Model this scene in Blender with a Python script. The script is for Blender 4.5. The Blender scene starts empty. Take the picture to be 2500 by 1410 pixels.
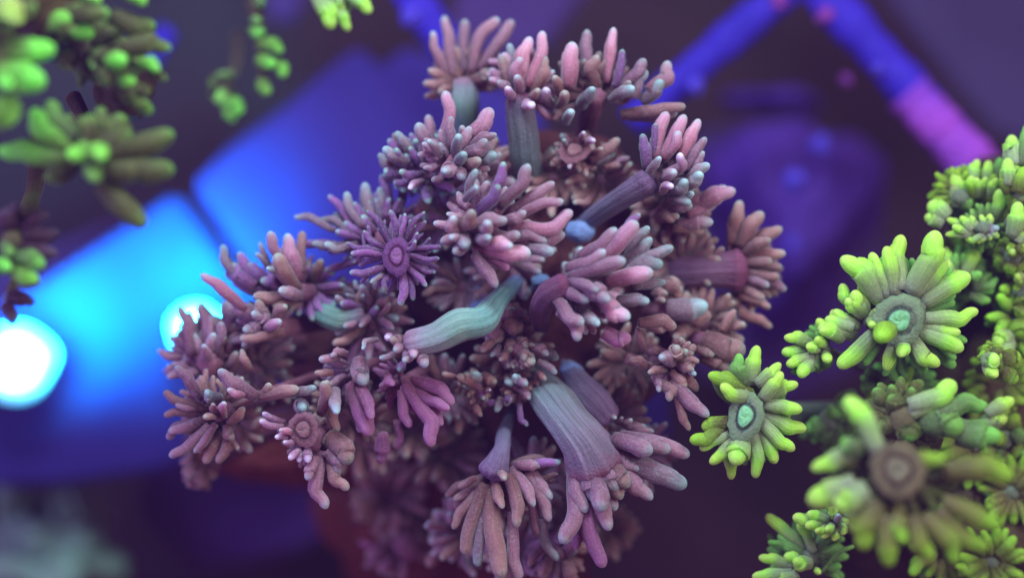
import bpy, math, random
import numpy as np
from mathutils import Vector
random.seed(7); rng = np.random.default_rng(7)
S = bpy.context.scene; C = S.collection

# ---------------------------------------------------------------- camera, world, lamps
D, W = 0.35, 0.16                       # focus distance and width of the field there, metres; the camera looks straight down
cd = bpy.data.cameras.new('camera'); cam = bpy.data.objects.new('camera', cd); C.objects.link(cam)
cam.location = (0, 0, D); cd.sensor_width = 36; cd.lens = 36*D/W
cd.clip_start = 0.005; cd.clip_end = 10
cd.dof.use_dof = True; cd.dof.focus_distance = D-0.006; cd.dof.aperture_fstop = (cd.lens/1000)/0.0175
cd.dof.aperture_blades = 0
S.camera = cam
w = bpy.data.worlds.new('World'); S.world = w; w.use_nodes = True
bg = w.node_tree.nodes['Background']; bg.inputs[0].default_value = (0.32, 0.125, 0.175, 1); bg.inputs[1].default_value = 0.64
S.view_settings.view_transform = 'Standard'; S.view_settings.look = 'None'
S.view_settings.exposure = 0; S.view_settings.gamma = 1
S.cycles.use_denoising = True
S.cycles.max_bounces = 5

def area(name, loc, tgt, size, power, col):
    l = bpy.data.lights.new(name, 'AREA'); l.energy = power; l.size = size; l.color = col
    o = bpy.data.objects.new(name, l); C.objects.link(o); o.location = loc
    o.rotation_euler = (Vector(tgt)-Vector(loc)).to_track_quat('-Z', 'Y').to_euler()
area('tank_light_strip', (-0.05, 0.26, 0.20), (0, 0, 0), 0.12, 1.5, (0.68, 0.86, 1.0))
area('fill_light_right', (0.20, 0.10, 0.26), (0.02, 0, 0), 0.14, 0.88, (0.86, 0.86, 0.88))  # unseen fill added on the right to brighten the lime coral
area('fill_light_side', (-0.30, -0.02, 0.10), (0, 0, -0.01), 0.12, 0.62, (0.48, 0.40, 1.0))  # unseen violet fill added from the left for the blue veil

# ---------------------------------------------------------------- helpers
def at(px, py, z):                      # z in metres
    k = W/2500*(D-z)/D
    return Vector(((px-1250)*k, -(py-705)*k, z))
def sz(px, z): return px*W/2500*(D-z)/D
FR = dict(O=(0,0,1.0), Z1=(0,0,2.0), Z2=(800,0,2.82), Z3=(1300,0,2.82), Z4=(380,500,2.82), Z5=(900,380,2.711), Z6=(1300,450,2.82),
          Z7=(380,850,2.518), Z8=(1000,900,2.765), G1=(1600,700,2.564), G2=(1950,300,2.349), G3=(1800,850,2.517), C6=(1050,780,3.81),
          H1=(680,400,3.526), T1=(0,0,3.916), T2=(480,0,4.028), H4=(1500,750,4.028), H5=(2200,280,4.147), H6=(750,800,4.028))
def link(name, me, mat, origin, parent=None, porigin=None, kind=None):
    o = bpy.data.objects.new(name, me); C.objects.link(o)
    if mat: me.materials.append(mat)
    o.location = Vector(origin) - (Vector(porigin) if porigin is not None else Vector((0,0,0)))
    if parent: o.parent = parent
    if kind: o['kind'] = kind
    return o
def mesh_from(name, parts, origin):     # parts: list of (verts Nx3, faces, t N)
    V=[];F=[];T=[];U=[];n=0
    for v,f,t,*uu in parts:
        U.append(uu[0] if uu else np.asarray(v)*150)
        V.append(v); T.append(t); F += [tuple(i+n for i in q) for q in f]; n += len(v)
    V = np.concatenate(V)-np.array(origin); T = np.concatenate(T)
    me = bpy.data.meshes.new(name); me.from_pydata(V.tolist(), [], F)
    a = me.attributes.new('along', 'FLOAT', 'POINT'); a.data.foreach_set('value', T.astype(np.float32))
    a = me.attributes.new('girth', 'FLOAT_VECTOR', 'POINT'); a.data.foreach_set('vector', np.concatenate(U).astype(np.float32).ravel())
    me.polygons.foreach_set('use_smooth', [True]*len(me.polygons)); me.update()
    return me
def spline(P, n):
    P = np.array([list(p) for p in P], float)
    if len(P) == 2: P = np.array([P[0], (P[0]+P[1])/2, P[1]])
    Q = np.vstack([2*P[0]-P[1], P, 2*P[-1]-P[-2]]); out=[]
    m = len(P)-1
    for u in np.linspace(0, m, n):
        i = min(int(u), m-1); t = u-i
        p0,p1,p2,p3 = Q[i],Q[i+1],Q[i+2],Q[i+3]
        out.append(.5*((2*p1)+(-p0+p2)*t+(2*p0-5*p1+4*p2-p3)*t*t+(-p0+3*p1-3*p2+p3)*t**3))
    return np.array(out)
def tube(P, rad, seg=12, caps=True, flat=1.0, ridge=0.0, wob=0.0, nr=7, t0=0.0):
    """smooth tube through ring centres P with radii rad, round end at the far end"""
    P = np.asarray(P); n = len(P); V=[]; T=[]
    tan = np.gradient(P, axis=0); tan /= np.linalg.norm(tan,axis=1)[:,None]+1e-12
    up = np.array([0,0,1.0]);
    if abs(tan[0]@up) > .9: up = np.array([0,1.0,0])
    u = np.cross(tan[0], up); u /= np.linalg.norm(u)
    ph = rng.uniform(0, 6.28, 3); ang = np.linspace(0, 2*math.pi, seg, endpoint=False)
    for i in range(n):
        u = u - tan[i]*(u@tan[i]); u /= np.linalg.norm(u)+1e-12
        v = np.cross(tan[i], u); s = i/(n-1)
        r = rad[i]*(1 + ridge*np.cos(nr*ang+ph[0]+s*.8) + ridge*.6*np.cos((nr*2+1)*ang+ph[1]) + wob*np.cos(2*ang+ph[2]+s*5)+wob*.8*math.sin(s*9+ph[1]))
        V.append(P[i] + np.outer(np.cos(ang)*r, u) + np.outer(np.sin(ang)*r*flat, v)); T += [t0+(1-t0)*s]*seg
    F = [(i*seg+j, i*seg+(j+1)%seg, (i+1)*seg+(j+1)%seg, (i+1)*seg+j) for i in range(n-1) for j in range(seg)]
    V = np.vstack(V); k = len(V)
    V = np.vstack([V, P[0], P[-1]]); T += [t0, 1.0]
    F += [(k, (j+1)%seg, j) for j in range(seg)] + [(k+1, (n-1)*seg+j, (n-1)*seg+(j+1)%seg) for j in range(seg)]
    q = rng.uniform(0,50)
    G = [(math.cos(a)*3.2+q, math.sin(a)*3.2, i/(n-1)*.9) for i in range(n) for a in ang] + [(q,0,0),(q,0,.9)]
    return V, F, np.array(T), np.array(G)
def tentacle(b, t, wid, bend=None, seg=12, bulb=None, lift=0.0):
    """finger: narrow root, swollen middle, rounded knob"""
    b = np.array(b); t = np.array(t); d = t-b; L = np.linalg.norm(d)+1e-9; r = wid/2
    side = np.cross(d/L, [0,0,1.0]); side /= np.linalg.norm(side)+1e-9
    if bend is None: bend = rng.normal(0, .07)
    mid = (b+t)/2 + side*bend*L + np.array([0,0,1.0])*(lift)*L
    q1 = b+(mid-b)*.55 + side*rng.normal(0,.012)*L
    e = t - (t-mid)/np.linalg.norm(t-mid)*min(r*rng.uniform(1.0,1.45), .4*L)
    q2 = mid+(e-mid)*.5 + side*(bend*.45+rng.normal(0,.015))*L
    body = spline([b, q1, mid, q2, e], 11)
    if bulb is None: bulb = rng.uniform(.74, .98)
    waist = rng.uniform(.9, 1.04)
    s = np.linspace(0,1,11)
    rr = r*(np.interp(s, [0,.3,.65,.9,1], [rng.uniform(.66,.85),.92,waist,bulb,bulb*.9]))
    ed = (t-e); le = np.linalg.norm(ed)+1e-9
    caps=[]; cr=[]
    for a in (.3,.55,.75,.9,.98):
        caps.append(e+ed*a); cr.append(rr[-1]*math.sqrt(1-a*a))
    return tube(np.vstack([body, caps]), np.concatenate([rr, cr]), seg, wob=rng.uniform(.01,.035), flat=rng.uniform(.85,1.0))

# ---------------------------------------------------------------- materials
def rgb(r,g,b): 
    f = lambda c: (c/255/12.92) if c/255 <= .04045 else ((c/255+.055)/1.055)**2.4
    return (f(r), f(g), f(b), 1)
def flesh(name, stops, sss=.75, rough=.55, bump=.25, var=.22, radius=(1.0,.55,.6), stripe=1.3, streak=.22):
    m = bpy.data.materials.new(name); m.use_nodes = True; nt = m.node_tree; N = nt.nodes; K = nt.links
    p = N['Principled BSDF']; p.inputs['Roughness'].default_value = rough
    p.inputs['Specular IOR Level'].default_value = .22
    p.inputs['Subsurface Weight'].default_value = sss; p.inputs['Subsurface Scale'].default_value = .0026
    p.inputs['Subsurface Radius'].default_value = radius
    a = N.new('ShaderNodeAttribute'); a.attribute_name = 'along'
    tc = N.new('ShaderNodeTexCoord')
    no = N.new('ShaderNodeTexNoise'); no.inputs['Scale'].default_value = 420; no.inputs['Detail'].default_value = 5
    K.new(tc.outputs['Object'], no.inputs['Vector'])
    n2 = N.new('ShaderNodeTexNoise'); n2.inputs['Scale'].default_value = 2600; n2.inputs['Detail'].default_value = 3
    K.new(tc.outputs['Object'], n2.inputs['Vector'])
    ga = N.new('ShaderNodeAttribute'); ga.attribute_name = 'girth'
    n3 = N.new('ShaderNodeTexNoise'); n3.inputs['Scale'].default_value = stripe; n3.inputs['Detail'].default_value = 5; n3.inputs['Distortion'].default_value = .5
    K.new(ga.outputs['Vector'], n3.inputs['Vector'])
    # jitter the ramp position so pigment bands are uneven
    mm = N.new('ShaderNodeMath'); mm.operation = 'MULTIPLY_ADD'; mm.inputs[1].default_value = .26; 
    sb = N.new('ShaderNodeMath'); sb.operation = 'SUBTRACT'; sb.inputs[1].default_value = .5
    K.new(no.outputs['Fac'], sb.inputs[0]); K.new(sb.outputs[0], mm.inputs[0]); K.new(a.outputs['Fac'], mm.inputs[2])
    cr = N.new('ShaderNodeValToRGB'); e = cr.color_ramp.elements
    e[0].position = stops[0][0]; e[0].color = stops[0][1]; e[1].position = stops[-1][0]; e[1].color = stops[-1][1]
    for s, c in stops[1:-1]: x = e.new(s); x.color = c
    K.new(mm.outputs[0], cr.inputs[0])
    oi = N.new('ShaderNodeObjectInfo')
    hv = N.new('ShaderNodeHueSaturation')
    mh = N.new('ShaderNodeMapRange'); mh.inputs[3].default_value = .488; mh.inputs[4].default_value = .512
    K.new(oi.outputs['Random'], mh.inputs[0]); K.new(mh.outputs[0], hv.inputs['Hue'])
    ad = N.new('ShaderNodeMath'); ad.operation='MULTIPLY_ADD'; ad.inputs[1].default_value = var*2
    K.new(no.outputs['Fac'], ad.inputs[0])
    mv = N.new('ShaderNodeMapRange'); mv.inputs[3].default_value = 1-var*1.9; mv.inputs[4].default_value = 1.0
    K.new(oi.outputs['Random'], mv.inputs[0]); K.new(mv.outputs[0], ad.inputs[2])
    K.new(cr.outputs[0], hv.inputs['Color'])
    st = N.new('ShaderNodeMapRange'); st.inputs[1].default_value=.3; st.inputs[2].default_value=.7; st.inputs[3].default_value=1-streak; st.inputs[4].default_value=1+streak*.4
    K.new(n3.outputs['Fac'], st.inputs[0])
    sm = N.new('ShaderNodeMath'); sm.operation='MULTIPLY'; K.new(ad.outputs[0], sm.inputs[0]); K.new(st.outputs[0], sm.inputs[1])
    K.new(sm.outputs[0], hv.inputs['Value'])
    # fine pale speckle
    sp = N.new('ShaderNodeMapRange'); sp.inputs[1].default_value=.50; sp.inputs[2].default_value=.80; sp.inputs[4].default_value=.2
    K.new(n2.outputs['Fac'], sp.inputs[0])
    mx = N.new('ShaderNodeMix'); mx.data_type='RGBA'; K.new(sp.outputs[0], mx.inputs[0]); K.new(hv.outputs[0], mx.inputs[6])
    mx.inputs[7].default_value = tuple(min(1,c*1.6) for c in stops[-1][1][:3])+(1,)
    K.new(mx.outputs[2], p.inputs['Base Color'])
    bu = N.new('ShaderNodeBump'); bu.inputs['Strength'].default_value = bump; bu.inputs['Distance'].default_value = .0006
    b0 = N.new('ShaderNodeBump'); b0.inputs['Strength'].default_value = min(1,bump*1.2); b0.inputs['Distance'].default_value = .0005
    K.new(n3.outputs['Fac'], b0.inputs['Height']); K.new(b0.outputs[0], bu.inputs['Normal'])
    K.new(n2.outputs['Fac'], bu.inputs['Height']); K.new(bu.outputs[0], p.inputs['Normal'])
    p.inputs['Sheen Weight'].default_value = .35; p.inputs['Sheen Roughness'].default_value = .45
    p.inputs['Sheen Tint'].default_value = tuple(min(1,c*1.5+.05) for c in stops[-1][1][:3])+(1,)
    return m
R = rgb
M = dict(
 m=flesh('tentacle_mauve', [(0,R(108,62,80)),(.35,R(142,100,120)),(.68,R(158,120,136)),(.88,R(158,160,168)),(1,R(165,195,200))]),
 p=flesh('tentacle_pink', [(0,R(132,75,95)),(.4,R(178,118,142)),(.72,R(205,155,178)),(.88,R(190,180,192)),(1,R(170,205,210))]),
 u=flesh('tentacle_purple', [(0,R(100,48,95)),(.4,R(125,78,135)),(.72,R(138,95,150)),(.82,R(132,155,158)),(1,R(150,200,182))]),
 b=flesh('tentacle_brown', [(0,R(100,58,60)),(.4,R(140,100,104)),(.72,R(160,124,122)),(.88,R(155,145,138)),(1,R(155,172,160))]),
 l=flesh('tentacle_lilac', [(0,R(112,66,88)),(.4,R(136,84,122)),(.8,R(158,108,146)),(1,R(178,135,168))]),
 t=flesh('tentacle_teal', [(0,R(112,80,94)),(.5,R(140,118,132)),(.8,R(145,165,170)),(1,R(160,205,205))]),
 k=flesh('tentacle_bright_tip', [(0,R(125,80,105)),(.6,R(165,125,155)),(.85,R(205,185,220)),(1,R(235,220,245))]),
 g=flesh('tentacle_lime', [(0,R(135,145,125)),(.3,R(145,180,110)),(.55,R(168,242,82)),(1,R(190,255,110))], radius=(.6,1,.3), var=.12),
 o=flesh('tentacle_olive', [(0,R(80,66,35)),(.4,R(120,155,48)),(1,R(155,215,60))], radius=(.6,1,.3), var=.15),
 d=flesh('tentacle_dull_green', [(0,R(85,90,66)),(.5,R(105,150,75)),(1,R(130,205,88))], radius=(.6,1,.3)),
 n=flesh('tentacle_emerald', [(0,R(85,90,40)),(.3,R(105,165,60)),(.8,R(125,220,78)),(1,R(140,245,95))], radius=(.6,1,.3)),
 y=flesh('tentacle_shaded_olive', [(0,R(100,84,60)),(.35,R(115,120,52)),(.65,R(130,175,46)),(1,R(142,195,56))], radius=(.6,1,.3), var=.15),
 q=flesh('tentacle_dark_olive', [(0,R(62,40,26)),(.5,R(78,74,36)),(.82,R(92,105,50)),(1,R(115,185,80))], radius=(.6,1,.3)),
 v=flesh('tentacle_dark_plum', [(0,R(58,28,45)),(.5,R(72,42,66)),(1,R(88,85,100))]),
)
B = dict(
 teal=flesh('column_teal', [(0,R(85,120,175)),(.15,R(105,175,175)),(.6,R(135,175,160)),(.85,R(150,150,165)),(1,R(150,105,128))], bump=.5, var=.18, stripe=3.2, streak=.38),
 grey=flesh('column_grey', [(0,R(95,125,130)),(.35,R(112,130,132)),(.8,R(118,105,125)),(1,R(122,62,86))], bump=.5, stripe=3.2, streak=.38),
 tissue=flesh('living_tissue', [(0,R(120,155,205)),(1,R(110,125,165))], bump=.2),
 blue=flesh('column_blue', [(0,R(105,130,165)),(.3,R(120,120,145)),(1,R(120,90,125))], bump=.45, stripe=3.2, streak=.38),
 mauve=flesh('column_mauve', [(0,R(95,75,100)),(.5,R(115,85,110)),(1,R(120,65,95))], bump=.45, stripe=3.2, streak=.38),
 maroon=flesh('column_maroon', [(0,R(80,42,48)),(.5,R(104,64,76)),(1,R(138,92,110))], bump=.4),
 green=flesh('column_green_grey', [(0,R(60,60,50)),(.5,R(90,105,90)),(1,R(120,135,110))], bump=.45, stripe=3.2, streak=.38),
 dark=flesh('column_dark_olive', [(0,R(58,40,28)),(1,R(98,92,62))], bump=.4),
)
DISC = dict(
 u=flesh('disc_purple', [(0,R(170,120,165)),(.42,R(150,95,150)),(.49,R(85,35,75)),(.58,R(95,40,85)),(.7,R(125,72,130)),(1,R(125,75,130))], bump=.6),
 g=flesh('disc_green', [(0,R(150,225,160)),(.40,R(130,200,145)),(.47,R(62,78,68)),(.56,R(72,86,74)),(.66,R(120,138,115)),(1,R(125,150,110))], bump=.6, var=.1),
 b=flesh('disc_brown', [(0,R(150,112,118)),(.45,R(138,100,108)),(.55,R(80,45,55)),(.7,R(110,70,82)),(1,R(140,98,112))], bump=.6),
 q=flesh('disc_dull', [(0,R(138,138,112)),(.45,R(120,115,90)),(.50,R(74,50,40)),(.58,R(82,66,50)),(.7,R(108,98,72)),(1,R(115,108,78))], bump=.5, stripe=3.2, streak=.38),
)
def plain(name, col, col2, scale=60, rough=.6, bump=.3, dist=.002, spots=None):
    m = bpy.data.materials.new(name); m.use_nodes = True; nt = m.node_tree; N = nt.nodes; K = nt.links
    p = N['Principled BSDF']; p.inputs['Roughness'].default_value = rough; p.inputs['Specular IOR Level'].default_value = .2
    tc = N.new('ShaderNodeTexCoord'); no = N.new('ShaderNodeTexNoise'); no.inputs['Scale'].default_value = scale; no.inputs['Detail'].default_value = 6
    K.new(tc.outputs['Object'], no.inputs['Vector'])
    cr = N.new('ShaderNodeValToRGB'); cr.color_ramp.elements[0].position=.36; cr.color_ramp.elements[1].position=.66
    cr.color_ramp.elements[0].color = col; cr.color_ramp.elements[1].color = col2
    K.new(no.outputs['Fac'], cr.inputs[0]); K.new(cr.outputs[0], p.inputs['Base Color'])
    n2 = N.new('ShaderNodeTexNoise'); n2.inputs['Scale'].default_value = scale*9; n2.inputs['Detail'].default_value = 4
    K.new(tc.outputs['Object'], n2.inputs['Vector'])
    bu = N.new('ShaderNodeBump'); bu.inputs['Strength'].default_value = bump; bu.inputs['Distance'].default_value = dist
    K.new(n2.outputs['Fac'], bu.inputs['Height']); K.new(bu.outputs[0], p.inputs['Normal'])
    return m
def glow(name, col, strength):
    m = bpy.data.materials.new(name); m.use_nodes = True; p = m.node_tree.nodes['Principled BSDF']
    p.inputs['Base Color'].default_value = (.7,.8,.9,1)
    p.inputs['Emission Color'].default_value = col; p.inputs['Emission Strength'].default_value = strength
    return m
X = dict(
 floor=plain('floor_coralline', R(34,12,18), R(50,22,28), 25),
 plate=plain('plate_frosted_blue', (.030,.016,.20,1), (.038,.021,.25,1), 18, bump=.1),
 platel=plain('plate_frosted_blue_shaded', (.016,.010,.13,1), (.022,.014,.16,1), 18, bump=.1),  # darker copy of the frosted blue: shade beyond the glow put into colour
 indigo=plain('plate_indigo', R(60,36,98), R(68,44,112), 30, bump=.1),
 slate=plain('plate_slate', R(44,30,72), R(54,40,86), 30, bump=.1),
 bar=plain('bar_blue', R(42,28,165), R(56,38,185), 60, bump=.4),
 pinkalg=plain('algae_magenta', R(120,62,200), R(165,75,205), 90, bump=.6),
 violet=plain('rock_violet', R(66,36,130), R(82,48,150), 45, bump=.8),
 bead=plain('bead_blue', R(70,60,200), R(100,80,215), 300, bump=.4),
 beadp=plain('bead_purple', R(120,50,150), R(150,70,170), 300, bump=.4),
 rock=plain('rock_brown', R(92,36,24), R(118,54,32), 40, bump=.9),
 core=plain('coral_core', R(80,40,42), R(98,54,54), 60, bump=.35),
 coreg=plain('coral_core_olive', R(58,40,24), R(78,66,34), 50, bump=.3),
 frag=plain('frag_grey_green', R(125,150,135), R(125,175,140), 60, bump=.5),
 housing=plain('glare_housing', (.01,.02,.09,1), (.015,.03,.12,1), 60),
 lamp=glow('glare_lens', (.42,.80,1,1), 5.5), ring=glow('glare_bloom', (.0,.55,1,1), 1.6), lamp2=glow('glare_lens_small', (.03,.28,1,1), 1.6),  # emission stands in for lamp glare and the bloom round it
)

# ---------------------------------------------------------------- builders
def thing(name, origin, label, cat, group=None):
    o = bpy.data.objects.new(name, None); C.objects.link(o); o.location = origin; o.empty_display_size = .01
    o['label'] = label; o['category'] = cat
    if group: o['group'] = group
    return o
def lump(c, rad, seed, amp=.18, freq=2.2, nu=40, nv=24):
    """uneven boulder: ellipsoid pushed in and out by sums of sines"""
    r = np.random.default_rng(seed); K = r.normal(0,1,(9,3))*freq; ph = r.uniform(0,6.28,9); V=[]
    for i in range(nv+1):
        th = math.pi*i/nv
        for j in range(nu):
            f = 2*math.pi*j/nu; d = np.array([math.sin(th)*math.cos(f), math.sin(th)*math.sin(f), math.cos(th)])
            a = 1+amp*sum(math.sin(K[k]@d+ph[k]) for k in range(9))/2.4 + amp*.3*sum(math.sin(3.1*K[k]@d+ph[k]*2) for k in range(9))/2.4
            V.append(np.array(c)+d*np.array(rad)*a)
    F = [(i*nu+j, i*nu+(j+1)%nu, (i+1)*nu+(j+1)%nu, (i+1)*nu+j) for i in range(nv) for j in range(nu)]
    F = [tuple(reversed(q)) for q in F]
    return np.array(V), F, np.full(len(V), .3)
def disc(c, rx, ry, rot, nrm, seg=28):
    prof = [(0,.16),(.25,.2),(.5,.22),(.75,.2),(.92,.10),(1.0,-.03),(1.1,-.05),(1.22,.0),(1.4,.05),(1.65,.03),(1.9,-.06),(2.15,-.22)]
    n = Vector(nrm).normalized(); u = Vector((math.cos(rot),math.sin(rot),0)); u = (u-n*u.dot(n)).normalized(); v = n.cross(u)
    V=[];T=[]; h = (rx+ry)/2; ph = rng.uniform(0,6.28)
    for r,z in prof:
        for j in range(seg):
            a = 2*math.pi*j/seg; q = r*(1+.05*math.sin(3*a+ph)+ (.05*math.sin(11*a) if r>1.2 else .0))
            zz = z + (.05*math.sin(5*a+r*7) if r<.9 else 0) + (-.10 if r<.5 and abs(math.sin(a))<.35 and r>0 else 0)
            V.append(np.array(Vector(c)+u*(q*rx*math.cos(a))+v*(q*ry*math.sin(a))+n*(zz*h))); T.append(r/2)
    F = [(i*seg+j, i*seg+(j+1)%seg, (i+1)*seg+(j+1)%seg, (i+1)*seg+j) for i in range(len(prof)-1) for j in range(seg)]
    F = [tuple(reversed(q)) for q in F]
    return np.array(V), F, np.array(T)
COUNT = {}
def polyp(coral, porg, core, fr, z, cen, rad, tents, body='maroon', col=None, ds=None, fill=6, ftone=None, L=None, arch=.05, label=None, wk=1.04, joined=False, zd=.27, webs=True):
    """one polyp: the body tube, its disc and each tentacle; z in cm, frame units from the enlargement fr"""
    ox, oy, s = FR[fr]; z /= 100
    P = lambda x, y: (ox+x/s, oy+y/s)
    c = at(*P(*cen), z)
    R0 = sz(rad/s, z)
    rows = []
    for ln in tents.replace('\n', ';').split(';'):
        f = ln.split()
        if not f: continue
        dz = float(f[6])*.62/100 if len(f) > 6 else None
        rows.append(([float(x) for x in f[:5]], f[5] if len(f)>5 else 'm', dz))
    # body
    if col:
        pts = [at(*P(q[0],q[1]), z+(q[3]/100 if len(q)>3 else 0)) for q in col]; ws = [sz(q[2]/s/2, z) for q in col]
        pts = pts; n = 30
        path = spline(pts, n); rr = np.interp(np.linspace(0,1,n), np.linspace(0,1,len(ws)), ws)
    else:
        cx, cy = core; q = at(*cx_cy(P(*cen), core, .55), z-.03)
        m = (Vector(q)+c)/2 + Vector((0,0,-.006))
        n = 18; path = spline([q, m, c], n); rr = np.interp(np.linspace(0,1,n), [0,.55,.85,1], [R0*.6,R0*.5,R0*.55,R0*(.85 if ds else .6)])
    ed = (path[-1]-path[-2]); ed /= np.linalg.norm(ed)
    cap = [path[-1]+ed*rr[-1]*.6*a for a in (.4,.75,.95)]; cr = [rr[-1]*math.sqrt(1-a*a) for a in (.4,.75,.95)]
    V = tube(np.vstack([path, cap]), np.concatenate([rr, cr]), 56 if col else 24, ridge=.032 if col else .04, nr=9, wob=.02, flat=.85)
    org = c
    pm = link('polyp', mesh_from('polyp_body', [V], org), B[body], org, coral, porg)
    if label: pm['label'] = label
    # tentacles
    Ls = [math.hypot(r[0]-r[2], r[1]-r[3]) for r,_,_ in rows] or [rad*3]
    Lp = (L or np.percentile(Ls, 85)*1.06)
    grp = {}
    for (tx,ty,bx,by,wd), tone, dz in rows:
        l = math.hypot(tx-bx, ty-by)
        bx2, by2 = bx+(cen[0]-bx)*.12, by+(cen[1]-by)*.12
        if dz is None:
            rest = math.sqrt(max(0, Lp*Lp-l*l)); rest = min(rest, .8*Lp)*zd
            dz = sz(rest/s, z)*rng.uniform(.75,1.1) - .0008
        zb = z + rng.uniform(-.0012,.0006)
        b = at(*P(bx2,by2), zb); zt = zb+dz
        t = at(*P(tx,ty), zt); wdm = sz(wd/s, zt)*wk
        v = tentacle(b, t, wdm, lift=arch*(1 if dz>-.001 else -.5)*rng.uniform(.5,1.3))
        if joined: grp.setdefault(tone, []).append(v); continue
        link('tentacle', mesh_from('tentacle', [v], b), M[tone], b, pm, org)
        COUNT[coral.name] = COUNT.get(coral.name,0)+1
    for tone, acc in grp.items(): link('tentacle_tuft', mesh_from('tentacle_tuft', acc, org), M[tone], org, pm, org, kind='stuff')
    # uncountable small ones tucked behind
    fill = int(fill*3.4)
    if fill and rows:
        angs = [math.atan2(r[1]-cen[1], r[0]-cen[0]) for r,_,_ in rows]; wm = np.median([r[4] for r,_,_ in rows]); lm = np.median(Ls)
        acc = []
        sa = sorted(angs); gaps = [((sa[(i+1)%len(sa)]-sa[i])%6.2832, i) for i in range(len(sa))]; gm, gi = max(gaps)
        a_start = sa[(gi+1)%len(sa)]; span = 6.2832-(gm if gm > .9 else 0)
        for k in range(fill):
            a = a_start + span*((k*.618034)%1.0) + rng.normal(0,.06); l = lm*rng.uniform(.8,1.12); r1 = rad*rng.uniform(.3,.8)
            b = at(*P(cen[0]+math.cos(a)*r1, cen[1]+math.sin(a)*r1), z-rng.uniform(.001,.003))
            t = at(*P(cen[0]+math.cos(a)*(r1+l), cen[1]+math.sin(a)*(r1+l)), z-.0005-.006*(k/fill)+rng.uniform(-.001,.001))
            acc.append(tentacle(b, t, sz(wm/s, z)*rng.uniform(.6,.9)))
        link('tentacle_tuft', mesh_from('tentacle_tuft', acc, org), M[ftone or rows[len(rows)//2][1]], org, pm, org, kind='stuff')
    if ds:
        (dx,dy,drx,dry,rot,key,nx,ny) = ds
        dc = at(*P(dx,dy), z+.0012+R0*.25)
        v = disc(dc, sz(drx/s,z), sz(dry/s,z), rot, (nx,ny,1))
        link('oral_disc', mesh_from('oral_disc', [v], dc), DISC[key], dc, pm, org)
    return pm
def cx_cy(p, core, k): return (p[0]+(core[0]-p[0])*k, p[1]+(core[1]-p[1])*k)

# ---------------------------------------------------------------- the setting
def sheet(name, x0, x1, y0, y1, z, mat):
    nx=ny=60; V=[]; 
    for i in range(ny+1):
        for j in range(nx+1):
            x=x0+(x1-x0)*j/nx; y=y0+(y1-y0)*i/ny
            V.append((x,y,z+.004*math.sin(x*60+1)*math.cos(y*47)+.002*math.sin(x*130+y*90)))
    F=[(i*(nx+1)+j,i*(nx+1)+j+1,(i+1)*(nx+1)+j+1,(i+1)*(nx+1)+j) for i in range(ny) for j in range(nx)]
    return link(name, mesh_from(name, [(np.array(V),F,np.zeros(len(V)))], (0,0,0)), mat, (0,0,0), kind='structure')
sheet('tank_floor', -.8, .8, -.7, .7, -.16, X['floor'])
def prism(name, pts, z, th, mat, bev=.0012):
    import bmesh
    bm = bmesh.new(); P = [at(x,y,z) for x,y in pts]; o = sum(P, Vector())/len(P)
    f = bm.faces.new([bm.verts.new(p-o) for p in P])
    if f.normal.z < 0: f.normal_flip()
    r = bmesh.ops.extrude_face_region(bm, geom=[f]); 
    for v in r['geom']:
        if isinstance(v, bmesh.types.BMVert): v.co.z -= th
    bmesh.ops.recalc_face_normals(bm, faces=bm.faces)
    bmesh.ops.bevel(bm, geom=list(bm.edges), offset=bev, segments=3, affect='EDGES')
    me = bpy.data.meshes.new(name); bm.to_mesh(me); bm.free(); me.materials.append(mat)
    ob = bpy.data.objects.new(name, me); C.objects.link(ob); ob.location = o
    return ob
def tag(o, label, cat, group=None):
    o['label']=label; o['category']=cat
    if group: o['group']=group
    return o
tag(prism('shelf_plate', [(90,700),(300,560),(425,470),(470,530),(560,650),(760,800),(700,960),(560,1090),(380,1150),(160,1180),(-160,1190),(-160,830)], -.085, .004, X['platel']),
    'frosted blue plate round the two lamp glares, lower left of the dark gap', 'plate')
tag(prism('shelf_plate', [(470,450),(560,360),(700,260),(810,160),(880,110),(930,170),(990,110),(1080,150),(1330,260),(1320,640),(950,860),(640,700)], -.085, .004, X['plate']),
    'long blue plate slanting behind the pink coral, upper right of the dark gap', 'plate')
tag(prism('shelf_plate', [(1140,-80),(1480,-80),(1330,120),(1200,160),(1080,100)], -.10, .004, X['indigo']), 'indigo plate behind the topmost pink tentacles', 'plate')
tag(prism('shelf_plate', [(2080,-120),(2620,-120),(2620,380),(2430,330),(2250,110)], -.10, .004, X['slate']), 'slate purple plate right of the blue bar with magenta algae', 'plate')
tag(prism('shelf_plate', [(1480,960),(1625,940),(1640,1080),(1560,1130),(1470,1080)], -.06, .004, X['plate']), 'small bright blue plate seen through the gap under the coral', 'plate')
tag(prism('shelf_plate', [(640,-60),(750,-60),(740,30),(690,60),(650,40)], -.10, .004, X['indigo']), 'violet blue plate corner between the two hanging green polyps', 'plate')
tag(prism('shelf_plate', [(380,1010),(640,1130),(860,1230),(760,1330),(480,1400),(330,1250)], -.12, .004, X['indigo']), 'dark indigo plate below the brown colony base', 'plate')
tag(prism('shelf_plate', [(1690,330),(1800,300),(2080,380),(2180,640),(2100,900),(1900,1000),(1700,900)], -.125, .004, X['indigo']), 'deep indigo plate behind the violet rock right of the pink coral', 'plate')
tag(prism('shelf_plate', [(40,640),(330,520),(250,600),(60,740),(-80,820),(-80,700)], -.12, .004, X['indigo']), 'dark navy plate above the lamp glare at the left edge', 'plate')
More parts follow.
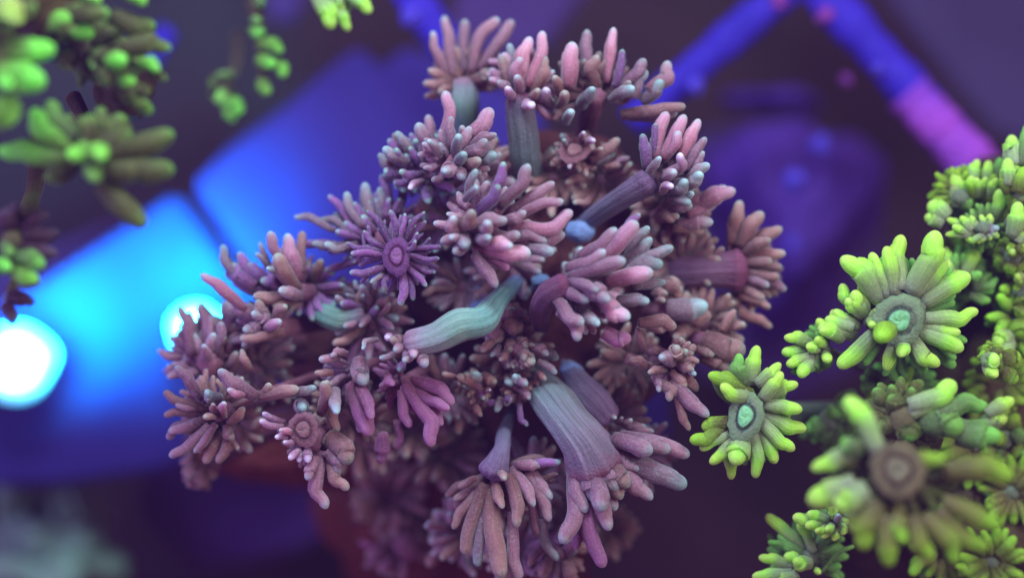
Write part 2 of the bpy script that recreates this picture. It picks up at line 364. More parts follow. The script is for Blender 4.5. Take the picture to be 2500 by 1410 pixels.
# rack of bars
rack = thing('frag_rack', at(1950,0,-.07), 'blue lattice rack of diagonal bars behind the corals', 'rack')
def bar(p0, p1, wd, z, mat, label=None, seed=0):
    a, b = at(*p0, z), at(*p1, z); n=40; path = spline([a, (a+b)/2, b], n)
    r = np.random.default_rng(seed); s = np.linspace(0,1,n)
    rr = sz(wd/2, z)*(1+.05*np.sin(s*17+seed)+.04*np.sin(s*41+seed*2))
    v = tube(path, rr, 20, flat=.7, wob=.03)
    o = link('bar', mesh_from('bar', [v], a), mat, a, rack, rack.location)
    if label: o['label']=label
    return o
bar((1960,-60),(1540,300), 84, -.06, X['bar'], seed=1)
bar((1930,-110),(2320,330), 104, -.06, X['bar'], seed=2)
bar((2215,225),(2440,470), 116, -.058, X['pinkalg'], 'bar end crusted with magenta algae', seed=3)
bar((930,-120),(1095,120), 84, -.06, X['bar'], seed=4)
bar((415,70),(330,190), 55, -.07, X['bar'], seed=5)
def bead(x, y, r, z, mat, label, seed):
    c = at(x,y,z); rr = sz(r,z)
    o = link('algae_tuft', mesh_from('algae_tuft', [lump(c,(rr,rr,rr*.8),seed,.22,2.6,20,12)], c), mat, c)
    tag(o, label, 'algae', 'round algae tufts on the rack')
bead(1010,40,26,-.052,X['bead'],'round blue tuft on the bar above the tallest pink tentacle',1)
bead(1700,208,24,-.055,X['bead'],'blue tuft hanging under the left diagonal bar',2)
bead(2066,192,15,-.055,X['beadp'],'tiny purple tuft beside the long blue bar',3)
bead(1940,442,26,-.07,X['bead'],'blue tuft in the middle of the violet rock',4)
bead(2003,352,21,-.07,X['bead'],'blue tuft on the top edge of the violet rock',5)
bead(2145,168,15,-.046,X['bead'],'small blue tuft on the long bar above the magenta crust',6)
bead(2012,38,20,-.046,X['beadp'],'purple tuft at the top of the long right bar',7)
bead(1900,2,20,-.046,X['beadp'],'purple tuft at the top end of the left diagonal bar',8)
bead(1935,595,16,-.07,X['bead'],'blue tuft low on the violet rock beside the brown pink polyp',9)
bead(745,752,1,-.07,X['bead'],'x',9) if False else None
def rockt(name, cx, cy, rx, ry, z, mat, label, seed, rz=.02, amp=.2, cat='rock'):
    c = at(cx,cy,z); o = link(name, mesh_from(name,[lump(c,(sz(rx,z),sz(ry,z),rz),seed,amp,2.0,56,32)],c), mat, c)
    return tag(o, label, cat)
rockt('violet_rock', 1930,560,215,215,-.11,X['violet'],'blurred violet rock between the pink coral and the lime coral',11,.02)
rockt('violet_rock', 1888,245,95,32,-.11,X['violet'],'small flat violet rock in the triangle under the two bars',12,.008)
rockt('brown_rock', 1120,1230,330,300,-.06,X['rock'],'warm brown rock under the pink coral',13,.02)
rockt('brown_rock', 790,1085,330,95,-.05,X['rock'],'low brown rock ledge below the left pink polyps',14,.01,.12)

# reflected lamp glare, built as added glowing domes over the plate
def lamp(x, y, r, z, mat, label, ry=None):
    c = at(x,y,z); rr = sz(r,z); t = thing('lamp_glare', c, label, 'lamp', 'blue lamp glare over the plate')
    seg=36
    def lathe(prof):
        V=[(c.x+q*rr*math.cos(2*math.pi*j/seg)*(1+.05*math.sin(3*j/seg*6.283+1)+.04*math.sin(5*j/seg*6.283)+.03*math.sin(2*j/seg*6.283)), c.y+q*rr*math.sin(2*math.pi*j/seg)*(ry or 1), c.z+h*rr) for q,h in prof for j in range(seg)]
        F=[(i*seg+j,(i+1)*seg+j,(i+1)*seg+(j+1)%seg,i*seg+(j+1)%seg) for i in range(len(prof)-1) for j in range(seg)]
        return np.array(V),F,np.zeros(len(V))
    link('lens', mesh_from('lens',[lathe([(1e-3,.50),(.3,.48),(.6,.38),(.85,.2),(1.0,0),(.98,-.1)])],c), mat, c, t, c)
    link('bloom_ring', mesh_from('bloom_ring',[lathe([(.99,-.02),(1.15,.0),(1.35,-.06),(1.5,-.18),(1.48,-.3),(.95,-.3)])],c), X['ring'], c, t, c)  # glowing ring added for the bloom round the glare
    link('bezel', mesh_from('bezel',[lathe([(1.45,-.31),(1.3,-.4),(.7,-.5),(.01,-.5)])],c), X['housing'], c, t, c)
lamp(38,885,64,-.072,X['lamp'],'large white blue lamp glare at the left edge')
lamp(478,808,46,-.068,X['lamp'],'white blue lamp glare half hidden behind the lowest left pink polyps')
lamp(655,882,22,-.05,X['lamp2'],'small plain blue glow peeping through the dark gap in the pink coral')  # blue spot in the gap, made as a small added glow
def spill(x, y, z, e, tx, ty, cone=110):           # unseen spots added to throw a glow onto the frosted plate
    l = bpy.data.lights.new('plate_glow_spot','SPOT'); l.energy=e; l.color=(0,.8,1); l.shadow_soft_size=.006
    l.spot_size=math.radians(cone); l.spot_blend=1.0
    o = bpy.data.objects.new('plate_glow_spot', l); C.objects.link(o); o.location = at(x,y,z)
    o.rotation_euler = (at(tx,ty,-.085)-at(x,y,z)).to_track_quat('-Z','Y').to_euler()
spill(50,840,-.062,1.0,120,750,100); spill(450,760,-.062,.85,400,720,100); spill(420,720,-.05,.5,520,560,70)

# bottom-left soft frag
c0 = at(120,1290,-.11)
fr_ = thing('small_coral', c0, 'blurred pale grey green coral piece in the bottom corner below the lamp glare', 'coral')
for i,(x,y,rx,ry,sd) in enumerate([(80,1300,110,85,21),(200,1230,52,85,22),(150,1310,110,75,23),(40,1200,50,50,24),(140,1390,150,70,25)]):
    c = at(x,y,-.115+.003*i); link('branch', mesh_from('branch',[lump(c,(sz(rx,-.11),sz(ry,-.11),.012),sd,.26,2.4)],c), X['frag'], c, fr_, c0)

# ---------------------------------------------------------------- the pink coral
core = (1330,720); po = at(*core, -.03)
pc = thing('flowerpot_coral', po, 'big dusty pink coral colony with teal tipped tentacles in the middle', 'coral')
cc = at(1330,690,-.027)
link('coral_base', mesh_from('coral_base',[lump(cc,(sz(330,-.02),sz(370,-.02),.018),31,.16,2.2,72,44)],cc), X['core'], cc, pc, po)
cc = at(1330,960,-.028)
link('coral_base', mesh_from('coral_base',[lump(cc,(sz(200,-.02),sz(200,-.02),.012),32,.16,2.2,56,32)],cc), X['core'], cc, pc, po)
cc = at(890,880,-.032)
link('coral_base', mesh_from('coral_base',[lump(cc,(sz(190,-.02),sz(120,-.02),.010),33,.16,2.2,56,32)],cc), X['core'], cc, pc, po)
def PP(*a, **k): return polyp(pc, po, core, *a, **k)
# top row
PP('Z2', -1.0, (930,560), 95, """720 215 800 520 72 m; 800 110 860 540 88 m -.3; 945 135 935 500 88 m -.3; 1175 125 1000 500 82 m -.2; 1275 140 1060 480 85 m -.2
655 575 850 560 72 b .2; 690 480 830 560 70 b .2; 760 640 860 600 60 b .3; 1115 480 1000 560 90 b .3; 1140 620 1010 610 70 b .2; 870 350 900 540 70 b -.6; 1060 360 980 540 70 b -.6""",
   body='teal', col=[(1010,1150,150,-1.2),(960,900,170,-.4),(945,720,190,.0),(935,590,200,0)], fill=7, ftone='b')
PP('Z2', -.2, (1330,640), 100, """1190 385 1260 650 112 b; 1250 300 1290 600 82 t -.4; 1395 255 1330 610 105 p; 1480 215 1380 590 88 p; 1500 385 1420 640 92 b; 1330 395 1320 640 82 p .5
1235 600 1280 690 70 k .7; 1410 725 1380 700 80 k .9; 1450 620 1400 680 70 b .8; 1300 520 1320 660 75 m .7; 1170 560 1260 680 70 m .2""",
   body='grey', col=[(1440,1330,180,-1.4),(1370,1150,220,-.4),(1350,950,215,-.1),(1330,780,200,0),(1330,700,215,0)], fill=6)
PP('Z3', -.2, (430,660), 130, """275 290 225 590 122 p; 375 205 370 520 88 m -.3; 560 190 530 560 88 p -.1; 620 340 580 600 62 u -.1; 775 405 640 600 92 m; 785 480 730 680 84 t; 935 420 840 620 108 m -.2; 895 550 800 700 105 t .3
150 525 170 680 72 b .9; 420 605 320 740 95 t .9; 225 635 150 730 74 b .9; 95 610 90 720 74 k .8; 270 765 205 870 74 t 1.0; 700 605 560 690 84 t .7; 450 380 440 600 90 b .4; 670 560 620 680 70 b .6; 1055 730 640 810 95 b .3; 1000 770 700 830 80 m .2""",
   body='maroon', fill=12, ftone='b')
# small open polyp facing up
PP('Z3', -.3, (300,1030), 85, """600 955 410 1110 86 b; 570 1055 450 1130 50 t; 515 1085 440 1140 46 b; 670 1085 560 1180 52 m; 440 1160 380 1120 56 b; 170 1150 230 1090 52 b .2;325 1185 320 1100 52 b .2; 375 1215 350 1130 54 b .2
130 1060 220 1060 62 b; 120 1140 210 1090 58 b; 190 925 240 980 52 t; 215 960 250 1000 42 t .6; 355 910 330 980 44 k .8; 425 965 370 1000 52 k .8; 250 1160 270 1090 46 p .3; 610 1140 520 1170 50 b; 150 990 220 1020 50 b; 480 1020 420 1060 46 b .5""",
   body='maroon', ds=(285,1030,52,44,.2,'b',-.1,.3), fill=16, ftone='b')
PP('Z3', .2, (880,1190), 120, """755 920 780 1160 82 u; 845 850 830 1080 52 u; 890 895 810 1130 78 m; 925 770 850 1080 92 p; 1050 790 900 1080 92 p; 1150 820 1030 1090 98 p; 1195 945 1090 1180 74 m; 1020 1055 920 1190 74 k .7; 880 1080 780 1210 66 t .7
1220 1130 1090 1250 84 t .3; 1165 1190 1070 1300 100 t .6; 1060 1240 950 1330 92 t .7; 960 1280 900 1340 70 k .8; 1110 1330 1000 1380 76 t .6; 1090 1400 960 1380 80 t .5; 1010 900 900 1080 70 p .3; 1180 1040 1080 1200 70 m .2; 980 1180 900 1240 84 m .8""",
   body='blue', col=[(150,1720,120,-2.4),(400,1510,150,-.8),(620,1360,170,-.2),(790,1260,220,0)], fill=10)
PP('Z6', -.1, (930,180), 100, """1400 40 1120 190 128 p .2; 1090 20 960 120 80 t; 1100 145 900 120 80 m .5; 1245 260 1000 290 112 m .1; 1180 330 980 320 70 b -.2; 1060 90 900 140 80 b .6; 1340 20 1100 120 110 m -.4; 1010 215 880 200 70 b .4; 1270 120 1080 210 100 p -.2""",
   body='maroon', fill=8, ftone='b')
# left of top
PP('Z2', -.1, (740,1130), 110, """810 625 770 1000 88 p .2; 618 845 670 1150 108 m .4; 470 905 570 1080 84 t .1; 380 1015 520 1130 92 t .2; 465 1020 600 1160 62 u .5; 380 1205 520 1200 80 u .1; 495 1180 640 1200 62 u .7; 700 1400 650 1290 66 u .4; 560 1300 640 1260 52 k .6
885 1320 700 1250 58 u .5; 740 1030 760 1130 100 p .6; 690 790 720 1000 70 m -.3; 420 960 560 1120 60 u -.2; 560 1010 640 1150 66 u .2; 350 1060 520 1180 70 t -.4; 450 1260 600 1230 60 u .1""",
   body='maroon', fill=12, ftone='u')
PP('Z2', .5, (880,1120), 130, """1130 745 900 980 118 p -.1; 905 930 880 1060 78 t .8; 690 965 760 1060 62 t .7; 940 1055 880 1130 84 t 1.0; 1095 960 940 1050 104 m .5; 1165 925 1000 1020 84 m .2; 1160 1060 1000 1120 88 t .5; 1050 1100 930 1160 92 b .8; 1025 1165 950 1330 62 t .6; 1025 1285 900 1340 56 t .7; 980 870 900 1040 80 m .1; 800 1180 840 1140 120 m .7; 930 1230 880 1160 90 m .6; 850 800 860 1000 80 m -.2""",
   body='maroon', fill=10, ftone='m')
# the big one in the middle, long fingers to the right
PP('Z5', 1.0, (760,460), 170, """895 40 800 280 74 u .4; 1060 55 880 310 92 m .4; 865 195 700 380 90 u .6; 715 90 630 270 60 t .4; 720 205 620 270 56 t .7; 1230 175 950 370 86 m .2; 1290 300 960 440 74 m .5; 1350 365 950 460 94 p .2; 1300 515 980 565 84 m .1; 1225 640 1100 630 82 t .3
915 425 610 520 112 m .7; 690 365 570 480 112 b .9; 1075 650 700 620 140 p .4; 930 750 740 680 62 l .3; 850 870 690 680 84 m .3; 560 400 600 520 90 m .6; 1150 480 900 480 90 m .0; 1180 570 900 560 80 m .2; 800 540 700 560 80 m 1.0; 1000 200 850 380 60 m -.3; 1000 520 800 520 90 m .6; 640 600 640 540 110 m .8; 950 600 760 590 100 p .7; 540 540 620 530 70 m .7; 1040 370 900 430 80 m .4; 560 640 640 590 80 m .4; 790 440 730 480 80 m 1.1""",
   body='maroon', fill=6, ftone='m')
# violet flower facing the camera
PP('H1', .6, (1015,800), 120, """1400 715 1120 720 46 u; 1385 815 1120 780 50 u; 1355 935 1130 840 56 u; 1275 1055 1120 890 56 u; 1160 1175 1110 910 58 u; 1045 1220 1070 930 78 u .2; 900 1085 1000 930 56 u; 610 935 930 900 74 u; 620 770 940 790 52 u; 730 575 940 740 46 u; 760 400 980 700 60 u -.2; 960 395 1010 690 56 u .3; 1090 425 1030 680 44 u .2
1260 410 1080 690 52 u .2; 1270 490 1100 700 52 u .1; 1200 590 1090 720 46 u .4; 580 680 900 760 56 u -.1; 860 500 990 700 56 u -.3; 790 1020 940 930 50 t .5; 1180 660 1080 730 40 u .7""",
   body='maroon', ds=(1015,795,56,80,.0,'u',-.05,.1), fill=12, ftone='u', label='open violet polyp facing up with green tipped tentacles')
PP('H1', -.3, (900,640), 150, """135 455 420 560 70 t -.5; 430 270 600 560 74 u -.5; 580 240 700 520 82 t -.4; 740 160 800 480 110 t -.4; 870 200 880 480 84 t -.1; 890 90 930 440 92 u -.6; 480 420 640 600 80 t -.5; 490 575 760 640 66 u .2; 290 685 560 690 74 t .1; 395 685 640 700 78 t .4; 180 690 420 700 74 u -.4
400 915 700 860 66 u -.2; 350 480 600 600 70 t -.6; 640 330 760 540 90 u -.1; 720 440 820 580 90 u .2; 1330 570 1180 620 120 l -.5; 560 500 740 620 90 u -.1; 430 760 680 760 60 u -.4; 1050 60 1050 400 80 u -.6; 760 300 840 520 80 u -.3""",
   body='maroon', fill=18, ftone='u')
PP('H1', -.4, (760,1230), 110, """520 1030 720 1120 56 t .1; 580 1120 700 1160 44 t .2; 720 1125 790 1180 52 t .4; 650 1000 740 1100 44 t .0; 810 1040 830 1150 66 b .3; 445 1030 600 1160 44 u -.3; 940 1145 900 1260 58 b .3; 1110 1230 950 1300 66 b .2; 1030 1330 900 1330 72 t .4; 530 1200 700 1230 70 u .3; 850 1230 800 1330 74 u .5; 960 1200 880 1330 50 b .6
560 1400 760 1320 64 m .5; 760 980 800 1100 46 t .2; 700 1400 800 1300 60 m .5; 990 1420 870 1330 64 m .5""",
   body='teal', col=[(300,1230,110,-.3),(400,1300,190,0),(540,1340,210,0),(700,1310,170,0)], fill=10, ftone='u')
# far left fan
PP('Z4', -.3, (1000,600), 105, """785 180 900 410 80 m .3; 905 195 990 500 118 p .2; 830 335 980 580 116 b .7; 715 255 750 390 46 t; 688 330 740 420 42 t; 460 275 520 500 72 t -.3; 570 325 640 520 84 u -.2; 520 400 640 560 110 u -.2; 765 435 830 500 56 t .8; 670 625 940 620 94 b .5; 850 585 1000 620 96 m .7; 640 400 780 560 100 u -.1; 560 480 720 600 100 u -.1; 1010 180 1010 460 70 b -.3; 480 460 620 600 90 u -.4; 720 520 860 590 80 u .2; 800 700 960 660 80 b .4""",
   body='maroon', fill=10, ftone='u')
PP('Z4', -.1, (780,850), 130, """310 475 600 700 84 p .1; 580 920 900 880 74 b .3; 590 990 640 1180 60 b .1; 660 740 800 840 110 m .5; 860 800 740 850 80 p .8; 520 640 720 800 100 m .1; 600 860 720 830 90 m .4; 700 650 800 800 90 b .2; 900 690 840 820 70 b .5""",
   body='maroon', fill=8, ftone='m')
PP('Z4', -.4, (360,1080), 170, """165 700 225 1040 78 m -.1; 225 735 270 960 56 m -.3; 300 680 350 1010 84 m .1; 400 760 420 1020 150 m -.2; 520 820 500 1060 150 m -.3; 340 850 360 1050 130 m -.1; 620 760 560 980 120 m -.3; 480 660 560 860 130 m -.4; 180 1040 300 1130 110 m -.2; 380 760 400 1040 70 m .2; 110 1090 250 1180 70 m -.1; 450 800 430 1040 66 m .3; 480 900 450 1080 60 b .4; 560 1010 500 1130 70 b .4; 400 880 380 1080 80 m .5; 330 960 340 1100 70 m .7; 260 880 300 1080 80 m .2; 500 720 470 960 80 m .0; 540 800 500 1000 76 m .1; 190 1160 300 1150 70 m .3""",
   body='maroon', fill=10, ftone='m')
PP('Z7', .2, (380,400), 85, """50 265 250 350 60 b; 50 410 250 400 56 b; 80 510 280 440 66 m; 85 665 320 480 64 m; 300 705 420 530 66 b; 380 705 470 500 60 b; 235 640 370 470 54 m; 545 360 460 470 62 b; 120 340 260 360 52 m; 120 110 270 300 72 m .1; 70 555 260 460 60 m -.3; 180 210 300 320 62 m .2; 480 560 440 480 64 b; 310 260 400 290 80 t .6; 350 340 420 380 50 b .8; 300 420 370 420 50 b .8; 420 330 430 420 46 p .8""",
   body='maroon', fill=12, ftone='b')
PP('Z7', .5, (640,290), 50, """385 130 620 300 92 m .5; 440 250 560 270 60 p .4; 700 215 660 290 60 b .4; 880 245 640 300 84 b .4; 990 240 820 280 60 t .2""", body='maroon', fill=0)
PP('Z7', -1.2, (270,760), 70, """200 800 250 700 90 b .2; 290 850 290 740 100 b .0; 360 800 330 740 90 b .1; 190 680 240 660 80 b -.2; 400 720 340 700 80 b""", body='maroon', fill=3)
# lower left group round a stalked mouth
PP('Z7', .4, (950,560), 95, """640 440 760 470 44 k .4; 655 395 770 440 40 k .2; 735 545 820 540 46 k .5; 785 575 860 580 42 k .5; 820 680 890 620 46 k .4; 935 700 930 620 60 k .3; 930 810 990 680 72 m .2; 1050 985 1030 640 92 m .1; 1185 870 1090 640 80 b .2; 1190 710 1080 540 140 b .3; 905 370 880 300 100 t .5; 1115 400 1125 220 80 t .7; 1035 200 1030 380 80 b .6; 1120 780 1060 640 80 m .0; 760 500 840 520 44 p .5; 880 700 920 620 50 k .2""",
   body='maroon', ds=(905,500,46,52,.2,'b',-.2,.0), fill=7, ftone='b')
PP('H6', .3, (470,420), 100, """115 310 300 260 92 m .3; 230 280 380 240 90 m .3; 70 440 220 440 80 b .1; 190 520 160 720 92 b .6; 560 560 520 300 190 m .4; 620 1060 440 560 200 l .3; 520 1030 470 700 120 k .2; 640 900 500 560 140 l .5; 300 1020 200 760 120 b .1""", body='maroon', fill=6, ftone='m', L=500, zd=.2)
PP('H6', .4, (960,520), 90, """1440 750 1040 520 175 l .4; 1400 800 1030 620 110 l .5; 1330 960 1080 700 150 l .2; 1230 1165 960 560 150 l .4; 1010 980 920 620 120 l .0; 870 1200 870 960 90 l -.2; 720 1340 710 1100 150 l -.2; 850 560 760 430 90 l .5; 790 100 790 20 84 k .5; 540 210 650 60 60 t .5; 730 300 850 330 60 t .5; 900 420 940 330 100 u .2""", body='maroon', fill=4, ftone='l', L=600, zd=.2)
# pale striped column
PP('Z5', .9, (270,1260), 110, """140 1215 240 1210 80 b .3; 230 1360 260 1290 84 m .4; 380 1395 350 1300 84 m .3; 70 1340 200 1290 40 t .1; 300 1330 300 1260 70 p .5; 170 1290 230 1250 70 m .4""",
   body='teal', col=[(980,830,110,-1.6),(850,960,150,-.6),(745,1090,225,-.1),(600,1120,255,0),(450,1200,225,0),(290,1240,210,0)], fill=0, label='thick pale teal striped column lying to the left')
# right pink fan
PP('Z6', 1.0, (230,740), 150, """580 300 330 480 100 m .4; 720 255 430 560 122 p .5; 740 200 640 360 60 u .0; 805 290 700 470 64 t .1; 820 365 680 500 94 t .2; 500 455 240 560 96 m .8; 640 520 250 630 108 m .8; 970 430 700 550 84 t .0; 900 545 640 640 100 t .2; 830 600 540 660 120 p .5; 920 670 760 700 74 t -.2; 450 730 240 650 82 m .8; 395 800 140 700 98 m .6; 530 800 340 760 125 m .8; 350 960 160 790 96 m .6; 315 1075 180 890 106 m .5; 670 920 520 790 130 p .6; 805 805 640 810 100 t .4; 460 965 380 900 84 t .5; 680 1055 520 1050 112 l .0; 990 985 800 980 96 b -.3; 560 560 330 600 90 m .4; 640 400 460 540 90 p .2""",
   body='mauve', col=[(60,980,110,-1.2),(50,880,150,-.6),(110,760,190,-.1),(220,700,200,0)], fill=8, ftone='m')
PP('Z6', -.6, (1400,600), 130, """1430 110 1370 380 104 b .2; 1590 190 1440 400 112 b .2; 1720 300 1480 430 112 b .1; 1745 475 1470 480 90 b .2; 1720 570 1480 540 84 b .2; 1700 640 1480 590 70 b .3; 1750 725 1460 720 72 m .1; 1640 850 1420 790 66 b .1; 1650 985 1430 920 76 b -.2; 1375 870 1310 1030 62 b .0; 1380 200 1370 380 90 b .0; 1640 380 1460 460 90 b .5; 1630 700 1450 640 80 m .4; 1650 530 1450 530 80 b .5; 1600 790 1440 720 80 b .2; 1520 940 1410 860 70 b -.1""",
   body='mauve', col=[(820,640,250,-.9),(1000,610,225,-.3),(1180,600,200,0),(1330,590,260,0),(1400,590,300,0)], fill=14, ftone='b')
PP('Z6', -.3, (950,880), 110, """1210 830 930 860 170 t .1; 1230 900 1000 900 120 b -.2; 940 975 780 990 90 b .3; 930 750 820 730 70 b .3; 905 800 860 800 60 b .5; 1000 650 900 700 130 b -.1""", body='maroon', fill=5, ftone='b')
PP('H4', -.1, (900,330), 130, """1290 420 860 300 260 b .0; 1150 640 850 480 180 b .1; 980 470 800 420 110 b .2; 1190 20 1080 230 90 b -.2""", body='maroon', fill=0, L=500, zd=.1)
PP('H4', .5, (560,520), 130, """150 510 290 600 110 b .3; 220 200 260 420 70 b .2; 620 380 560 480 170 b .4; 720 420 640 520 120 b .3; 930 1070 560 760 150 m .3; 540 920 430 760 120 b .4; 740 1210 620 930 90 b -.1; 330 640 500 620 80 b .5; 780 620 640 560 120 b .3; 440 830 370 700 90 m .3; 700 800 560 640 110 b .1; 820 820 680 640 120 b -.2; 450 490 560 560 130 m .6; 800 660 740 600 70 t .4""", body='maroon', fill=8, ftone='b')
# bottom polyps
PP('Z8', .5, (1240,560), 170, """1890 585 1500 440 104 m .0; 1760 550 1450 440 118 m .3; 1640 560 1400 460 124 m .5; 1870 790 1480 620 150 t -.1; 1640 880 1440 640 118 m .1; 1480 800 1380 640 130 b .2; 1310 1340 1130 760 122 l .2; 1350 1090 1200 760 120 m .3; 1190 970 1090 660 104 m .4; 1030 1180 1080 700 114 m .3; 1430 880 1320 640 130 b .1; 1400 820 1280 640 150 m .1; 1250 900 1200 700 150 m .2; 1330 900 1260 700 130 m -.1; 1120 1220 1180 1000 80 l -.1; 1560 680 1400 540 100 m .3; 1300 960 1240 700 130 m .5""",
   body='grey', col=[(820,-40,90,-1.4),(900,130,240,-.8),(985,240,290,-.4),(1080,370,290,-.1),(1180,500,330,0),(1250,640,420,-.1)], fill=10, ftone='m')
PP('Z8', -.1, (1380,330), 60, """1390 330 1340 340 50 m .5; 1435 325 1400 370 32 m .5; 1500 340 1440 380 50 m .4; 1600 390 1480 400 70 m .2; 1650 420 1500 430 60 m .1""",
   body='blue', col=[(1060,-20,110,-.6),(1130,90,180,-.2),(1240,210,220,0),(1330,320,190,0)], fill=0)
PP('Z8', .3, (600,680), 120, """290 1080 470 810 74 b; 365 1250 490 790 98 b .2; 620 1410 530 800 124 b .5; 455 1330 480 1050 70 t .0; 630 940 560 760 74 b .6; 725 1070 680 720 96 b .4; 740 1420 700 1000 84 m .0; 840 930 700 670 88 m .4; 1020 630 720 640 66 u .3; 945 1030 820 700 84 m .1; 960 880 840 680 100 m .3; 400 900 500 780 70 b -.1; 640 740 600 700 56 b .9; 560 1180 530 880 110 b .3; 330 800 430 740 60 b -.3; 920 1180 860 900 80 m -.3; 900 640 740 640 80 m .1; 1000 1290 940 1050 70 t -.3""",
   body='blue', col=[(700,250,60,-1.6),(640,420,96,-.6),(625,530,105,-.1),(600,610,150,0),(570,690,210,0)], fill=10, ftone='b')
PP('Z8', -.4, (1000,1250), 90, """1140 1130 1060 1220 84 l; 1010 1180 1020 1100 80 m; 990 1440 1000 1250 56 t; 1100 1450 1060 1290 100 b; 880 1400 940 1250 90 b; 800 1330 900 1200 60 b; 1130 1220 1060 1240 80 m""", body='maroon', fill=6, ftone='b')
PP('Z7', -3.0, (1550,1230), 160, """1255 1185 1400 1220 50 l; 1285 1340 1420 1270 56 m; 1385 1380 1450 1290 50 m; 1445 1410 1490 1300 56 m; 1290 1270 1400 1250 50 m; 1520 1410 1530 1310 50 m; 1690 1300 1620 1260 60 b; 1650 1150 1590 1190 60 b; 1480 1010 1490 1100 36 b""", body='maroon', fill=14, ftone='b')
PP('Z8', -1.6, (260,1130), 80, """180 1050 240 1110 110 b; 200 1200 250 1150 110 b; 300 1250 280 1170 110 b; 120 1330 200 1230 90 b; 170 950 230 1060 80 b""", body='maroon', fill=5, ftone='b')
# the shaded layer of polyps behind, seen only in the gaps
for (x,y,R_,z,tone,n) in [(1470,440,34,-1.0,'b',26),(1010,400,30,-.7,'u',22),(1130,700,34,-1.1,'m',24),(1540,880,36,-.9,'b',26),(1630,500,34,-1.0,'b',24),(1250,860,30,-.9,'b',22),
        (905,790,32,-.8,'m',24),(1720,790,34,-.9,'b',24),(1090,960,30,-1.1,'m',22),(1240,640,34,-1.0,'m',24),(1480,1010,34,-1.0,'b',24),(1180,430,30,-.9,'m',22),
        (760,700,30,-.8,'u',24),(1660,640,34,-1.0,'b',24),(1350,430,30,-1.0,'b',20),(620,900,34,-1.2,'m',24),(840,1010,34,-.8,'b',22),(1290,1180,34,-1.0,'m',22),(1100,540,30,-.9,'u',22),(1440,700,30,-1.0,'m',20),(880,1070,32,-2.2,'b',22),(1010,1050,30,-2.0,'b',22),(1090,1110,32,-2.4,'b',22),
        (960,1210,34,-3.6,'b',22),(1140,1300,32,-1.5,'m',22),(1270,1340,32,-1.2,'m',22),(1390,1230,32,-1.6,'m',22),(1480,1290,26,-2.4,'b',20),(560,1020,30,-1.0,'b',22),(1560,1110,32,-1.1,'m',22)]:
    a0 = rng.uniform(0,6.28); L_ = R_*rng.uniform(2.8,3.5)
    tt = ';'.join('%.1f %.1f %.1f %.1f %.1f %s %.2f'%(x+math.cos(a)*L_*q, y+math.sin(a)*L_*q, x+math.cos(a)*R_*.6, y+math.sin(a)*R_*.6, 24*rng.uniform(.85,1.15), 'b' if rng.uniform()<.3 else tone, rng.uniform(.0,.7))
                  for a,q in [(a0+6.283*k/n+rng.normal(0,.08), rng.uniform(.65,1.05)) for k in range(int(n*1.3))])
    polyp(pc, po, core, 'O', z+.15, (x,y), R_, tt, fill=4, joined=True)
# small withered ones in the middle bottom
PP('C6', .0, (430,620), 90, """250 520 400 600 120 b .2; 420 480 440 600 120 t .2; 620 580 500 500 110 b .2; 340 720 420 640 90 b .1; 560 650 520 690 34 k .6; 370 780 400 700 60 b .1; 480 900 400 800 80 b .0; 300 600 380 610 100 t .4; 500 740 460 680 70 u .2; 110 500 230 530 70 b -.2""", body='maroon', fill=8, ftone='b')
PP('C6', .1, (810,620), 80, """700 580 790 600 110 t .3; 780 510 810 600 100 t .3; 900 600 820 580 90 m .3; 930 740 830 640 70 m .2; 610 860 640 740 80 t .1; 760 740 680 760 80 u .0; 910 990 840 800 60 u .1; 500 750 600 790 70 u .0; 700 800 760 700 70 m .1""", body='maroon', fill=8, ftone='b')
PP('C6', .2, (830,280), 130, """560 340 620 240 60 t .2; 740 300 740 200 130 b .2; 470 300 560 180 90 b .1; 900 260 820 180 120 b .3; 1100 330 950 240 100 m .2; 970 400 860 320 150 b .4; 1180 500 1030 400 70 t .0; 1080 560 1040 500 70 b .1; 640 380 700 300 70 b .2; 880 380 820 300 120 b .5; 1190 370 1080 300 90 t -.2; 1000 620 1020 540 60 b -.2""", body='maroon', fill=14, ftone='b')
PP('Z5', .1, (930,1120), 100, """1020 1150 900 1080 120 b; 820 1090 880 1100 100 m; 780 1230 860 1150 90 m; 1050 1040 950 1050 60 t; 930 1000 920 1080 110 m; 860 1200 880 1130 70 b""", body='mauve', fill=6, ftone='b')
# blue lavender living tissue between the polyps
for (fr,x,y,pts,w_) in [('Z5',760,1010,[(715,860),(680,960),(860,1000),(780,1100),(1000,1000)],70),('Z5',1400,500,[(1320,440),(1490,420),(1390,590),(1300,520),(1480,520)],80),
                        ('C6',1320,480,[(1230,380),(1390,580),(1300,560),(1350,400)],90),('Z5',1140,830,[(1090,790),(1200,860),(1060,900),(1180,800)],50)]:
    ox,oy,s = FR[fr]; z=-.0055; c = at(ox+x/s,oy+y/s,z); acc=[lump(c,(sz(w_*1.25/s,z),sz(w_*.9/s,z),.0022),int(x),.08)]
    for a,b in pts: acc.append(tube(spline([c, at(ox+a/s,oy+b/s,z-.002)],10), np.linspace(sz(w_*.7/s,z),sz(w_*.2/s,z),10), 16, wob=.10, flat=.35))
    link('coral_tissue', mesh_from('coral_tissue',acc,c), B['tissue'], c, pc, po)

